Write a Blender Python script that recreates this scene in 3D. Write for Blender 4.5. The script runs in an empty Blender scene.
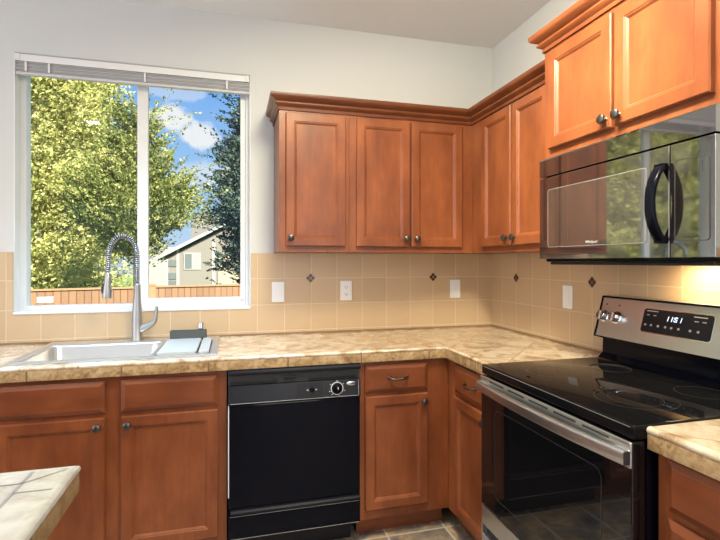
import bpy, bmesh, math, random
import numpy as np
from mathutils import Vector, Matrix

random.seed(7)
rng = np.random.default_rng(11)
SC = bpy.context.scene
COL = SC.collection
PI = math.pi

# ------------------------------------------------------------------ camera
cam_d = bpy.data.cameras.new('camera')
cam = bpy.data.objects.new('camera', cam_d)
COL.objects.link(cam)
cam_d.sensor_width = 36.0
cam_d.lens = 36.0 * 475.675 / 720.0
cam_d.shift_y = -(270.0 - 261.77) / 720.0
cam_d.clip_start = 0.05
cam.location = (-1.6575, -2.8050, 1.3387)
cam.rotation_euler = (PI / 2, 0, -0.26275)
SC.camera = cam

SC.view_settings.view_transform = 'Standard'
SC.view_settings.look = 'None'
SC.view_settings.gamma = 1.0
SC.view_settings.use_curve_mapping = False
SC.view_settings.exposure = 0.0


# ------------------------------------------------------------------ node helper
class NT:
    def __init__(self, tree):
        self.t = tree; self.n = tree.nodes; self.l = tree.links

    def new(self, kind, **kw):
        nd = self.n.new(kind)
        for k, v in kw.items():
            setattr(nd, k, v)
        return nd

    def put(self, sock, v):
        if hasattr(v, 'is_output'):
            self.l.new(v, sock)
        else:
            sock.default_value = v

    def math(self, op, a, b=0.0, c=None, clamp=False):
        nd = self.new('ShaderNodeMath', operation=op, use_clamp=clamp)
        self.put(nd.inputs[0], a); self.put(nd.inputs[1], b)
        if c is not None: self.put(nd.inputs[2], c)
        return nd.outputs[0]

    def vmath(self, op, a, b):
        nd = self.new('ShaderNodeVectorMath', operation=op)
        self.put(nd.inputs[0], a); self.put(nd.inputs[1], b)
        return nd.outputs['Value'] if op in ('DOT_PRODUCT', 'DISTANCE', 'LENGTH') else nd.outputs[0]

    def mix(self, f, a, b, blend='MIX'):
        nd = self.new('ShaderNodeMix', data_type='RGBA', blend_type=blend)
        self.put(nd.inputs[0], f)
        self.put(nd.inputs[6], a if hasattr(a, 'is_output') else (*a, 1)[:4])
        self.put(nd.inputs[7], b if hasattr(b, 'is_output') else (*b, 1)[:4])
        return nd.outputs[2]

    def ramp(self, f, stops, interp='LINEAR'):
        nd = self.new('ShaderNodeValToRGB')
        cr = nd.color_ramp; cr.interpolation = interp
        while len(cr.elements) < len(stops): cr.elements.new(0.5)
        for e, (p, c) in zip(cr.elements, stops):
            e.position = p; e.color = (*c, 1) if len(c) == 3 else c
        self.put(nd.inputs[0], f)
        return nd.outputs[0]

    def noise(self, vec, scale, detail=3, rough=0.5, dist=0.0):
        nd = self.new('ShaderNodeTexNoise')
        if vec is not None: self.l.new(vec, nd.inputs['Vector'])
        nd.inputs['Scale'].default_value = scale
        nd.inputs['Detail'].default_value = detail
        nd.inputs['Roughness'].default_value = rough
        nd.inputs['Distortion'].default_value = dist
        return nd.outputs['Fac']

    def mapping(self, vec, scale=(1, 1, 1), rot=(0, 0, 0), loc=(0, 0, 0)):
        nd = self.new('ShaderNodeMapping')
        self.l.new(vec, nd.inputs['Vector'])
        nd.inputs['Scale'].default_value = scale
        nd.inputs['Rotation'].default_value = rot
        nd.inputs['Location'].default_value = loc
        return nd.outputs[0]

    def obj(self):
        return self.new('ShaderNodeTexCoord').outputs['Object']

    def pos(self):
        return self.new('ShaderNodeNewGeometry').outputs['Position']

    def bump(self, h, strength=0.3, dist=0.01):
        nd = self.new('ShaderNodeBump')
        nd.inputs['Strength'].default_value = strength
        nd.inputs['Distance'].default_value = dist
        self.l.new(h, nd.inputs['Height'])
        return nd.outputs[0]


# ------------------------------------------------------------------ sky, sun, room lamps, added fill lights
def make_world():
    w = bpy.data.worlds.new('sky'); SC.world = w
    w.use_nodes = True
    q = NT(w.node_tree)
    q.n.clear()
    d = q.new('ShaderNodeTexCoord').outputs['Generated']
    sep = q.new('ShaderNodeSeparateXYZ'); q.l.new(d, sep.inputs[0])
    z = sep.outputs[2]
    blue = q.ramp(z, [(0.0, (0.62, 0.76, 0.95)), (0.12, (0.40, 0.65, 0.98)), (0.34, (0.20, 0.46, 0.95)), (1.0, (0.08, 0.24, 0.72))])
    n1 = q.noise(d, 9.0, 6, 0.6)
    n2 = q.noise(d, 2.6, 5, 0.55)

    def puff(c, r, sx):
        v = q.vmath('SUBTRACT', d, c)
        v = q.mapping(v, scale=sx)
        ln = q.vmath('LENGTH', v, (0, 0, 0))
        ln = q.math('ADD', ln, q.math('MULTIPLY', q.math('SUBTRACT', n1, 0.5), 0.12))
        nd = q.new('ShaderNodeMapRange', interpolation_type='SMOOTHSTEP')
        q.put(nd.inputs[0], ln); q.put(nd.inputs[1], r * 0.55); q.put(nd.inputs[2], r)
        q.put(nd.inputs[3], 1.0); q.put(nd.inputs[4], 0.0)
        return nd.outputs[0]
    p1 = puff((-0.110, 0.957, 0.262), 0.034, (0.75, 1, 1.15))
    p2 = puff((-0.072, 0.964, 0.246), 0.034, (0.75, 1, 1.25))
    p3 = q.math('MULTIPLY', puff((-0.06, 0.984, 0.168), 0.06, (0.6, 1, 1.7)), 0.6)
    p4 = q.math('MULTIPLY', puff((-0.10, 0.94, 0.325), 0.03, (0.5, 1, 1.6)), 0.4)
    # broken cumulus elsewhere in the sky
    cm = q.new('ShaderNodeMapRange', interpolation_type='SMOOTHSTEP')
    q.put(cm.inputs[0], n2); q.put(cm.inputs[1], 0.56); q.put(cm.inputs[2], 0.72)
    away = q.new('ShaderNodeMapRange')
    q.put(away.inputs[0], q.vmath('DISTANCE', d, (-0.09, 0.96, 0.25))); q.put(away.inputs[1], 0.2); q.put(away.inputs[2], 0.4)
    f = q.math('MAXIMUM', q.math('MAXIMUM', p1, p2), q.math('MAXIMUM', p3, p4))
    f = q.math('MAXIMUM', f, q.math('MULTIPLY', cm.outputs[0], away.outputs[0]))
    colr = q.mix(f, blue, (0.92, 0.93, 0.97))
    bg = q.new('ShaderNodeBackground')
    q.l.new(colr, bg.inputs[0]); bg.inputs[1].default_value = 1.0
    out = q.new('ShaderNodeOutputWorld')
    q.l.new(bg.outputs[0], out.inputs[0])


make_world()

sun_d = bpy.data.lights.new('sun', 'SUN')
sun_d.energy = 21; sun_d.angle = math.radians(0.6); sun_d.color = (1.0, 0.93, 0.80)
sun = bpy.data.objects.new('sun', sun_d); COL.objects.link(sun)
sun.rotation_euler = Vector((-0.38, 0.72, -0.66)).to_track_quat('-Z', 'Y').to_euler()
sun.location = (5, -8, 9)


def area(name, loc, direction, sx, sy, power, color):
    d = bpy.data.lights.new(name, 'AREA')
    d.shape = 'RECTANGLE'; d.size = sx; d.size_y = sy; d.energy = power; d.color = color
    o = bpy.data.objects.new(name, d); COL.objects.link(o)
    o.location = loc
    o.rotation_euler = Vector(direction).to_track_quat('-Z', 'Y').to_euler()
    return o


area('ceiling_lamp_and_fill', (-1.20, -1.55, 2.69), (0.25, 0.1, -1), 0.5, 0.5, 60, (1.0, 0.90, 0.62))
area('ceiling_lamp_and_fill', (-0.95, -4.0, 2.72), (0, 0, -1), 0.8, 1.2, 26, (1.0, 0.95, 0.88))  # added overhead fill behind the camera, no known fixture
area('ceiling_lamp_and_fill', (-4.3, -1.9, 2.72), (0.25, 0, -1), 1.0, 2.4, 28, (0.97, 0.98, 1.0))  # added overhead fill, placed where the window panes don't mirror it
area('ceiling_lamp_and_fill', (-3.0, -2.3, 2.735), (0, 0, -1), 0.12, 0.12, 8, (1.0, 0.95, 0.88))
sl_ = area('sink_fill_light', (-2.2, -0.56, 2.735), (0.02, 0.0, -1), 0.30, 0.22, 12, (0.50, 0.74, 1.0))  # added cool fill over the sink, standing in for window daylight
sl_.data.spread = math.radians(70)
el_ = area('cabinet_fill_light', (-1.22, -1.95, 2.72), (0.80, 0.50, -0.74), 0.16, 0.16, 12, (1.0, 0.95, 0.70))  # added warm fill aimed at the cabinet above the microwave
el_.data.spread = math.radians(62)
area('side_fill_light', (-4.93, -2.6, 1.50), (1, 0.05, 0.05), 3.4, 2.2, 70, (0.94, 0.93, 1.0))  # added main fill in front of the closed left wall
area('rear_fill_light', (-0.75, -5.12, 1.35), (-0.10, 1, 0.0), 1.2, 2.2, 24, (1.0, 0.96, 0.94))  # added soft fill in front of the rear wall

# ------------------------------------------------------------------ mesh helpers


class MB:
    """collects shapes and links them as ONE mesh object"""
    def __init__(self):
        self.bm = bmesh.new()

    def box(self, x0, x1, y0, y1, z0, z1, bev=0.0, seg=2):
        r = bmesh.ops.create_cube(self.bm, size=1.0)
        vs = r['verts']
        for v in vs:
            v.co = Vector(((x0 + x1) / 2 + v.co.x * (x1 - x0), (y0 + y1) / 2 + v.co.y * (y1 - y0), (z0 + z1) / 2 + v.co.z * (z1 - z0)))
        if bev > 0:
            es = list({e for v in vs for e in v.link_edges})
            bmesh.ops.bevel(self.bm, geom=es, offset=bev, segments=seg, affect='EDGES', profile=0.5)
        return self

    def loops(self, rings, cap0=True, cap1=True):
        """bridges rings (lists of points, equal counts) in order"""
        bm = self.bm
        vr = [[bm.verts.new(p) for p in r] for r in rings]
        n = len(vr[0])
        for a, b in zip(vr, vr[1:]):
            for i in range(n):
                j = (i + 1) % n
                bm.faces.new((a[i], a[j], b[j], b[i]))
        if cap0: bm.faces.new(list(reversed(vr[0])))
        if cap1: bm.faces.new(vr[-1])
        return self

    def lathe(self, prof, org, axis, seg=20, cap0=True, cap1=True):
        """prof: list of (radius, distance along axis)"""
        ax = Vector(axis).normalized()
        t = Vector((0, 0, 1)) if abs(ax.z) < 0.9 else Vector((1, 0, 0))
        u = ax.cross(t).normalized(); w = ax.cross(u).normalized()
        o = Vector(org)
        rings = []
        for r, h in prof:
            r = max(r, 1e-5)
            rings.append([o + ax * h + (u * math.cos(2 * PI * k / seg) + w * math.sin(2 * PI * k / seg)) * r for k in range(seg)])
        return self.loops(rings, cap0, cap1)

    def cyl(self, p0, p1, r, seg=16, r1=None):
        p0 = Vector(p0); p1 = Vector(p1)
        return self.lathe([(r, 0), (r if r1 is None else r1, (p1 - p0).length)], p0, p1 - p0, seg)

    def tube(self, pts, r, seg=10, rx=None):
        pts = [Vector(p) for p in pts]
        rs = r if isinstance(r, (list, tuple)) else [r] * len(pts)
        rings = []
        ref = None
        for i, p in enumerate(pts):
            d = (pts[min(i + 1, len(pts) - 1)] - pts[max(i - 1, 0)]).normalized()
            if ref is None:
                t = Vector((0, 0, 1)) if abs(d.z) < 0.9 else Vector((1, 0, 0))
                ref = d.cross(t).normalized()
            u = (ref - d * ref.dot(d)).normalized(); ref = u
            w = d.cross(u).normalized()
            k2 = 1.0 if rx is None else rx
            rings.append([p + u * math.cos(2 * PI * k / seg) * rs[i] + w * math.sin(2 * PI * k / seg) * rs[i] * k2 for k in range(seg)])
        return self.loops(rings)

    def prism(self, poly, axis, a0, a1):
        """poly: 2-D outline; axis 0: (y,z) outline along x; 1: (x,z) along y; 2: (x,y) along z"""
        def mk(p, a):
            return {0: (a, p[0], p[1]), 1: (p[0], a, p[1]), 2: (p[0], p[1], a)}[axis]
        return self.loops([[mk(p, a0) for p in poly], [mk(p, a1) for p in poly]])

    def sweep(self, path, prof):
        """closed profile (offset to the right of the path, z) swept with mitred corners along a plan path"""
        rings = []
        P = [Vector(p) for p in path]
        for i, p in enumerate(P):
            ds = []
            if i > 0: ds.append((P[i] - P[i - 1]).normalized())
            if i < len(P) - 1: ds.append((P[i + 1] - P[i]).normalized())
            ns = [Vector((d.y, -d.x)) for d in ds]
            if len(ns) == 2:
                m = (ns[0] + ns[1]).normalized(); m = m / max(m.dot(ns[0]), 0.2)
            else:
                m = ns[0]
            rings.append([(p.x + m.x * o, p.y + m.y * o, z) for o, z in prof])
        return self.loops(rings)

    def grid_slab(self, xs, ys, z0, z1, holes):
        """slab on breakpoints xs, ys, without the cells whose centre is inside a hole rectangle"""
        for i in range(len(xs) - 1):
            for j in range(len(ys) - 1):
                cx = (xs[i] + xs[i + 1]) / 2; cy = (ys[j] + ys[j + 1]) / 2
                if any(h[0] < cx < h[1] and h[2] < cy < h[3] for h in holes): continue
                self.box(xs[i], xs[i + 1], ys[j], ys[j + 1], z0, z1)
        bmesh.ops.remove_doubles(self.bm, verts=self.bm.verts[:], dist=1e-5)
        seen = {}
        for f in self.bm.faces[:]:
            k = tuple(sorted(v.index for v in f.verts)) if False else frozenset(f.verts)
            seen.setdefault(k, []).append(f)
        kill = [f for fs in seen.values() if len(fs) > 1 for f in fs]
        if kill: bmesh.ops.delete(self.bm, geom=kill, context='FACES_ONLY')
        return self

    def build(self, name, mat, parent=None, smooth=None, loc=None):
        bmesh.ops.recalc_face_normals(self.bm, faces=self.bm.faces[:])
        if loc is not None:
            bmesh.ops.translate(self.bm, verts=self.bm.verts[:], vec=-Vector(loc))
        me = bpy.data.meshes.new(name)
        self.bm.to_mesh(me); self.bm.free()
        me.materials.append(mat)
        if smooth is not None:
            for p in me.polygons: p.use_smooth = True
            me.set_sharp_from_angle(angle=math.radians(smooth))
        o = bpy.data.objects.new(name, me); COL.objects.link(o)
        if parent is not None: o.parent = parent
        if loc is not None: o.location = loc
        return o


def thing(name, label, cat, loc=(0, 0, 0), rotz=0.0, group=None):
    o = bpy.data.objects.new(name, None); COL.objects.link(o)
    o.empty_display_size = 0.05
    o.location = loc; o.rotation_euler = (0, 0, rotz)
    return tag(o, label, cat, group)


def tag(o, label, cat, group=None):
    o['label'] = label; o['category'] = cat
    if group: o['group'] = group
    return o


def struct(o):
    o['kind'] = 'structure'
    return o


def copy_tree(o, parent=None):
    c = o.copy(); COL.objects.link(c)
    if parent is not None: c.parent = parent
    for ch in list(o.children): copy_tree(ch, c)
    return c


def rrect(x0, x1, y0, y1, r, k=5):
    pts = []
    for cx, cy, a0 in ((x1 - r, y0 + r, -90), (x1 - r, y1 - r, 0), (x0 + r, y1 - r, 90), (x0 + r, y0 + r, 180)):
        for i in range(k + 1):
            a = math.radians(a0 + 90 * i / k)
            pts.append((cx + r * math.cos(a), cy + r * math.sin(a)))
    return pts


def text_mesh(name, body, size, mat, parent, matrix, extrude=0.0004, shear=0.0):
    cu = bpy.data.curves.new(name, 'FONT')
    cu.body = body; cu.size = size; cu.extrude = extrude; cu.align_x = 'CENTER'; cu.align_y = 'CENTER'; cu.shear = shear
    tmp = bpy.data.objects.new(name + '_curve', cu); COL.objects.link(tmp)
    bpy.context.view_layer.update()
    me = bpy.data.meshes.new_from_object(tmp.evaluated_get(bpy.context.evaluated_depsgraph_get()))
    bpy.data.objects.remove(tmp); bpy.data.curves.remove(cu)
    me.transform(matrix)
    me.materials.clear(); me.materials.append(mat); me.name = name
    o = bpy.data.objects.new(name, me); COL.objects.link(o); o.parent = parent
    return o


# front-facing text (facing -y in a thing's own frame)
def facing_front(x, y, z):
    return Matrix.Translation((x, y, z)) @ Matrix.Rotation(PI / 2, 4, 'X')


# ------------------------------------------------------------------ materials
def mat_base(name):
    m = bpy.data.materials.new(name); m.use_nodes = True
    q = NT(m.node_tree)
    b = q.n['Principled BSDF']
    return m, q, b


def plain(name, col, rough=0.5, metal=0.0, ior=1.45, coat=0.0, vary=0.0, vscale=8.0, emit=None, spec=0.5):
    m, q, b = mat_base(name)
    b.inputs['Roughness'].default_value = rough
    b.inputs['Metallic'].default_value = metal
    b.inputs['IOR'].default_value = ior
    b.inputs['Coat Weight'].default_value = coat
    b.inputs['Coat Roughness'].default_value = 0.05
    b.inputs['Specular IOR Level'].default_value = spec
    if vary > 0:
        f = q.noise(q.obj(), vscale, 4)
        q.l.new(q.mix(f, tuple(c * (1 - vary) for c in col), tuple(min(1, c * (1 + vary)) for c in col)), b.inputs['Base Color'])
    else:
        b.inputs['Base Color'].default_value = (*col, 1)
    if emit:
        b.inputs['Emission Color'].default_value = (*emit[0], 1); b.inputs['Emission Strength'].default_value = emit[1]
    return m


def wood_mat(name, along, dark, light, rough=0.33):
    m, q, b = mat_base(name)
    o = q.obj()
    sc = {'z': (1, 1, 0.10), 'x': (0.10, 1, 1)}[along]
    v = q.mapping(o, scale=sc)
    g = q.noise(v, 55.0, 5, 0.6, 0.4)
    big = q.noise(q.mapping(o, scale={'z': (1, 1, 0.45), 'x': (0.45, 1, 1)}[along]), 5.5, 4, 0.6)
    f = q.math('ADD', q.math('MULTIPLY', g, 0.22), q.math('MULTIPLY', big, 0.95))
    c = q.ramp(f, [(0.34, dark), (0.62, tuple((a + bb) / 2 for a, bb in zip(dark, light))), (0.84, light)])
    q.l.new(c, b.inputs['Base Color'])
    b.inputs['Roughness'].default_value = rough
    b.inputs['Specular IOR Level'].default_value = 0.35; b.inputs['Coat Weight'].default_value = 0.08; b.inputs['Coat Roughness'].default_value = 0.15
    q.l.new(q.bump(g, 0.04, 0.002), b.inputs['Normal'])
    return m


def tile_mask(q, u, v, pu, pv, ou, ov, gw):
    a = q.math('DIVIDE', q.math('SUBTRACT', u, ou), pu)
    c = q.math('DIVIDE', q.math('SUBTRACT', v, ov), pv)
    fa = q.math('FRACT', a); fc = q.math('FRACT', c)
    da = q.math('MULTIPLY', q.math('MINIMUM', fa, q.math('SUBTRACT', 1.0, fa)), pu)
    dc = q.math('MULTIPLY', q.math('MINIMUM', fc, q.math('SUBTRACT', 1.0, fc)), pv)
    d = q.math('MINIMUM', da, dc)
    nd = q.new('ShaderNodeMapRange', interpolation_type='SMOOTHSTEP')
    q.put(nd.inputs[0], d); q.put(nd.inputs[1], gw * 0.5); q.put(nd.inputs[2], gw * 0.5 + 0.0016)
    idv = q.new('ShaderNodeCombineXYZ')
    q.put(idv.inputs[0], q.math('FLOOR', a)); q.put(idv.inputs[1], q.math('FLOOR', c))
    wn = q.new('ShaderNodeTexWhiteNoise', noise_dimensions='2D')
    q.l.new(idv.outputs[0], wn.inputs['Vector'])
    return nd.outputs[0], wn.outputs['Value'], wn.outputs['Color']


def wall_tile(name, axis, ou):
    m, q, b = mat_base(name)
    p = q.pos()
    s = q.new('ShaderNodeSeparateXYZ'); q.l.new(p, s.inputs[0])
    mk, rv, rc = tile_mask(q, s.outputs[axis], s.outputs[2], 0.156, 0.1515, ou, 0.939, 0.0035)
    n = q.noise(p, 14.0, 4)
    base = q.mix(rv, (0.49, 0.34, 0.20), (0.55, 0.39, 0.235))
    base = q.mix(q.math('MULTIPLY', n, 0.5), base, (0.57, 0.415, 0.26))
    q.l.new(q.mix(mk, (0.63, 0.49, 0.335), base), b.inputs['Base Color'])
    b.inputs['Roughness'].default_value = 0.32
    q.l.new(q.bump(mk, 0.35, 0.003), b.inputs['Normal'])
    return m


def stone_tile(name, diag=True, pitch=0.33, org=(0, 0), gw=0.004, edge=False, rough=0.12, tone=1.0, pale=False):
    m, q, b = mat_base(name)
    o = q.obj()
    v = q.mapping(o, rot=(0, 0, PI / 4 if diag else 0))
    s = q.new('ShaderNodeSeparateXYZ'); q.l.new(v, s.inputs[0])
    mk, rv, rc = tile_mask(q, s.outputs[0], s.outputs[1], pitch, pitch, org[0], org[1], gw)
    off = q.vmath('ADD', o, q.vmath('MULTIPLY', rc, (3.0, 3.0, 3.0)))
    n1 = q.noise(off, 7.0, 7, 0.62, 1.2)
    n2 = q.noise(off, 22.0, 5, 0.6, 0.6)
    f = q.math('ADD', q.math('MULTIPLY', n1, 0.75), q.math('MULTIPLY', n2, 0.3))
    stops = [(0.36, (0.22, 0.12, 0.06)), (0.44, (0.42, 0.285, 0.165)), (0.51, (0.57, 0.43, 0.29)), (0.62, (0.72, 0.62, 0.49))]
    if pale:
        stops = [(0.33, (0.30, 0.26, 0.22)), (0.45, (0.43, 0.42, 0.41)), (0.55, (0.50, 0.51, 0.52)), (0.70, (0.58, 0.59, 0.60))]
    c = q.ramp(f, [(p, tuple(k * tone for k in cc)) for p, cc in stops])
    grout = (0.40, 0.30, 0.21) if not pale else (0.40, 0.37, 0.37)
    q.l.new(q.mix(mk, grout, c), b.inputs['Base Color'])
    b.inputs['Roughness'].default_value = rough
    b.inputs['Coat Weight'].default_value = 0.7; b.inputs['Coat Roughness'].default_value = 0.25
    q.l.new(q.bump(q.math('ADD', mk, q.math('MULTIPLY', n2, 0.25)), 0.25, 0.003), b.inputs['Normal'])
    return m


def edge_tile(name, axis, ou, pitch=0.345, tone=1.0):
    m, q, b = mat_base(name)
    o = q.obj()
    s = q.new('ShaderNodeSeparateXYZ'); q.l.new(o, s.inputs[0])
    mk, rv, rc = tile_mask(q, s.outputs[axis], s.outputs[2], pitch, 5.0, ou, -2.0, 0.005)
    off = q.vmath('ADD', o, q.vmath('MULTIPLY', rc, (3.0, 3.0, 3.0)))
    n1 = q.noise(off, 12.0, 7, 0.65, 1.0)
    n2 = q.noise(off, 70.0, 4, 0.6)
    f = q.math('ADD', q.math('MULTIPLY', n1, 0.65), q.math('MULTIPLY', n2, 0.4))
    c = q.ramp(f, [(0.36, (0.16, 0.085, 0.035)), (0.47, (0.36, 0.225, 0.10)), (0.56, (0.50, 0.345, 0.18)), (0.72, (0.64, 0.50, 0.32))])
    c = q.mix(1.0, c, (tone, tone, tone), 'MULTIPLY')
    q.l.new(q.mix(mk, (0.20, 0.13, 0.08), c), b.inputs['Base Color'])
    b.inputs['Roughness'].default_value = 0.35
    q.l.new(q.bump(q.math('ADD', mk, q.math('MULTIPLY', n2, 0.4)), 0.35, 0.004), b.inputs['Normal'])
    return m


def floor_mat():
    m, q, b = mat_base('slate_floor_tile')
    p = q.pos()
    s = q.new('ShaderNodeSeparateXYZ'); q.l.new(p, s.inputs[0])
    mk, rv, rc = tile_mask(q, s.outputs[0], s.outputs[1], 0.305, 0.305, -0.62, -0.60, 0.009)
    off = q.vmath('ADD', p, q.vmath('MULTIPLY', rc, (5.0, 5.0, 5.0)))
    n1 = q.noise(off, 6.0, 7, 0.65, 1.5)
    n2 = q.noise(off, 30.0, 4)
    f = q.math('ADD', q.math('MULTIPLY', n1, 0.8), q.math('MULTIPLY', n2, 0.25))
    c = q.ramp(f, [(0.34, (0.07, 0.068, 0.068)), (0.45, (0.17, 0.15, 0.135)), (0.54, (0.30, 0.23, 0.17)), (0.62, (0.46, 0.31, 0.17)), (0.74, (0.58, 0.51, 0.43))])
    q.l.new(q.mix(mk, (0.50, 0.46, 0.41), c), b.inputs['Base Color'])
    b.inputs['Roughness'].default_value = 0.4
    q.l.new(q.bump(q.math('ADD', mk, n2), 0.3, 0.004), b.inputs['Normal'])
    return m


def paint(name, col, rough=0.75):
    m, q, b = mat_base(name)
    n = q.noise(q.pos(), 120.0, 3)
    b.inputs['Base Color'].default_value = (*col, 1)
    b.inputs['Roughness'].default_value = rough
    q.l.new(q.bump(n, 0.06, 0.002), b.inputs['Normal'])
    return m


def glass_mat():
    m = bpy.data.materials.new('window_glass'); m.use_nodes = True
    q = NT(m.node_tree); q.n.clear()
    tr = q.new('ShaderNodeBsdfTransparent'); tr.inputs[0].default_value = (0.97, 0.985, 0.975, 1)
    gl = q.new('ShaderNodeBsdfGlossy'); gl.inputs['Roughness'].default_value = 0.0
    fr = q.new('ShaderNodeFresnel'); fr.inputs[0].default_value = 1.45
    mx = q.new('ShaderNodeMixShader')
    bf = q.new('ShaderNodeNewGeometry').outputs['Backfacing']
    q.l.new(q.math('MULTIPLY', fr.outputs[0], q.math('SUBTRACT', 1.0, bf)), mx.inputs[0]); q.l.new(tr.outputs[0], mx.inputs[1]); q.l.new(gl.outputs[0], mx.inputs[2])
    out = q.new('ShaderNodeOutputMaterial'); q.l.new(mx.outputs[0], out.inputs[0])
    return m


def steel_mat(name, along, col=(0.66, 0.69, 0.72), rough=0.31):
    m, q, b = mat_base(name)
    o = q.obj()
    v = q.mapping(o, scale={'x': (0.02, 1, 1), 'y': (1, 0.02, 1), 'z': (1, 1, 0.02)}[along])
    n = q.noise(v, 420.0, 2)
    b.inputs['Base Color'].default_value = (*col, 1)
    b.inputs['Metallic'].default_value = 1.0
    r = q.math('ADD', q.math('MULTIPLY', n, 0.08), rough - 0.04)
    q.l.new(r, b.inputs['Roughness'])
    return m


def leaf_mat(name, cols, transl=0.35):
    m = bpy.data.materials.new(name); m.use_nodes = True
    q = NT(m.node_tree); q.n.clear()
    g = q.new('ShaderNodeNewGeometry')
    n = q.noise(q.obj(), 1.9, 3, 0.6)
    f = q.math('ADD', q.math('MULTIPLY', g.outputs['Random Per Island'], 0.32), q.math('MULTIPLY', q.math('SUBTRACT', n, 0.12), 1.0))
    c = q.ramp(f, [(0.25, cols[0]), (0.52, cols[1]), (0.85, cols[2])])
    df = q.new('ShaderNodeBsdfDiffuse'); q.l.new(c, df.inputs[0])
    tl = q.new('ShaderNodeBsdfTranslucent'); q.l.new(c, tl.inputs[0])
    mx = q.new('ShaderNodeMixShader'); mx.inputs[0].default_value = transl
    q.l.new(df.outputs[0], mx.inputs[1]); q.l.new(tl.outputs[0], mx.inputs[2])
    out = q.new('ShaderNodeOutputMaterial'); q.l.new(mx.outputs[0], out.inputs[0])
    return m


WOOD_D = (0.118, 0.029, 0.011); WOOD_L = (0.315, 0.098, 0.034)
M = {}
M['wood'] = wood_mat('cinnamon_maple', 'z', WOOD_D, WOOD_L)
M['wood_h'] = wood_mat('cinnamon_maple_crosswise', 'x', WOOD_D, WOOD_L)
M['wood_crown_shaded'] = wood_mat('shade_toned_maple', 'x', (0.075, 0.018, 0.008), (0.20, 0.062, 0.021))  # cabinet wood darkened to carry the crown's shade in its colour
M['wall'] = paint('warm_white_wall_paint', (0.595, 0.605, 0.605))
M['ceiling'] = paint('pale_grey_ceiling_paint', (0.80, 0.80, 0.78))
M['white'] = plain('white_vinyl', (0.70, 0.71, 0.72), 0.35)
M['plate'] = plain('white_plastic', (0.82, 0.82, 0.80), 0.3)
M['slot'] = plain('dark_slot', (0.03, 0.03, 0.03), 0.6)
M['floor'] = floor_mat()
M['tile_back'] = wall_tile('tan_wall_tile_back', 0, -0.113)
M['tile_right'] = wall_tile('tan_wall_tile_right', 1, -0.132)
M['caulk'] = plain('brown_caulk', (0.28, 0.17, 0.09), 0.6, vary=0.2)
M['accent'] = plain('brown_mosaic_glass', (0.07, 0.03, 0.018), 0.2, vary=0.4, vscale=40)
M['counter'] = stone_tile('beige_stone_counter_tile', tone=0.92)
M['counter_pale'] = stone_tile('pale_stone_counter_tile', pale=True, pitch=9.0, org=(-4.4, -4.4))
M['outline'] = plain('dim_outline', (0.16, 0.16, 0.16), 0.3)
M['grout'] = plain('grey_grout', (0.26, 0.26, 0.29), 0.7)
M['edge_x'] = edge_tile('travertine_edge_tile', 0, -0.902)
M['edge_y'] = edge_tile('travertine_edge_tile_side', 1, -0.637)
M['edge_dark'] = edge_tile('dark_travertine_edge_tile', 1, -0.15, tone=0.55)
M['black'] = plain('black_enamel', (0.0035, 0.004, 0.008), 0.06, spec=0.12)
M['black_soft'] = plain('black_plastic', (0.010, 0.010, 0.014), 0.3, spec=0.3)
M['panel'] = plain('charcoal_panel', (0.011, 0.012, 0.018), 0.25, spec=0.3)
M['black_glass'] = plain('black_glass', (0.006, 0.006, 0.007), 0.03, ior=1.55)
M['mirror_glass'] = plain('mirror_black_glass', (0.012, 0.010, 0.010), 0.035, ior=3.4)
M['mw_window'] = plain('grey_screened_window', (0.045, 0.038, 0.034), 0.03, ior=3.3)
M['cooktop'] = plain('black_ceramic_glass', (0.006, 0.006, 0.007), 0.04, ior=1.45, spec=0.18)
M['steel_x'] = steel_mat('brushed_steel', 'x')
M['steel_sink'] = steel_mat('satin_steel', 'x', (0.70, 0.70, 0.69), 0.34)
M['nickel'] = steel_mat('brushed_nickel', 'z', (0.42, 0.42, 0.415), 0.42)
M['chrome'] = plain('chrome', (0.75, 0.75, 0.76), 0.12, metal=1.0)
M['spring'] = plain('spring_steel', (0.40, 0.40, 0.41), 0.45, metal=1.0)
M['hose'] = plain('black_hose', (0.02, 0.02, 0.022), 0.45)
M['pewter'] = plain('dark_pewter', (0.10, 0.09, 0.085), 0.28, metal=0.85)
M['grey_plastic'] = plain('grey_plastic', (0.075, 0.08, 0.078), 0.45, vary=0.12)
M['board'] = plain('pale_grey_board', (0.38, 0.385, 0.38), 0.4)
M['print'] = plain('grey_print', (0.42, 0.42, 0.43), 0.5)
M['print_white'] = plain('white_print', (0.72, 0.74, 0.76), 0.5)
M['ring'] = plain('grey_burner_print', (0.026, 0.026, 0.026), 0.3)
M['display'] = plain('dark_display', (0.008, 0.010, 0.016), 0.12)
M['digit'] = plain('lit_digits', (0.6, 0.75, 1.0), 0.5, emit=((0.62, 0.78, 1.0), 1.2))
M['lamp'] = plain('warm_lamp_lens', (0.9, 0.85, 0.7), 0.4, emit=((1.0, 0.78, 0.45), 6.0))
M['sticker'] = plain('white_sticker', (0.80, 0.80, 0.78), 0.5)
M['glass'] = glass_mat()
M['blind'] = plain('white_blind', (0.74, 0.74, 0.75), 0.45)
M['blind_slat'] = plain('grey_white_slats', (0.55, 0.55, 0.57), 0.45)
M['leaf_bright'] = leaf_mat('yellow_green_foliage', ((0.08, 0.11, 0.03), (0.40, 0.41, 0.13), (0.90, 0.84, 0.42)))  # dark and light tones also put shaded and sunlit clumps into the colour
M['leaf_mid'] = leaf_mat('green_foliage', ((0.04, 0.07, 0.02), (0.20, 0.24, 0.07), (0.58, 0.54, 0.22)))
M['leaf_dark'] = leaf_mat('blue_green_needles', ((0.016, 0.034, 0.032), (0.05, 0.082, 0.072), (0.14, 0.19, 0.15)), 0.15)
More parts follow.
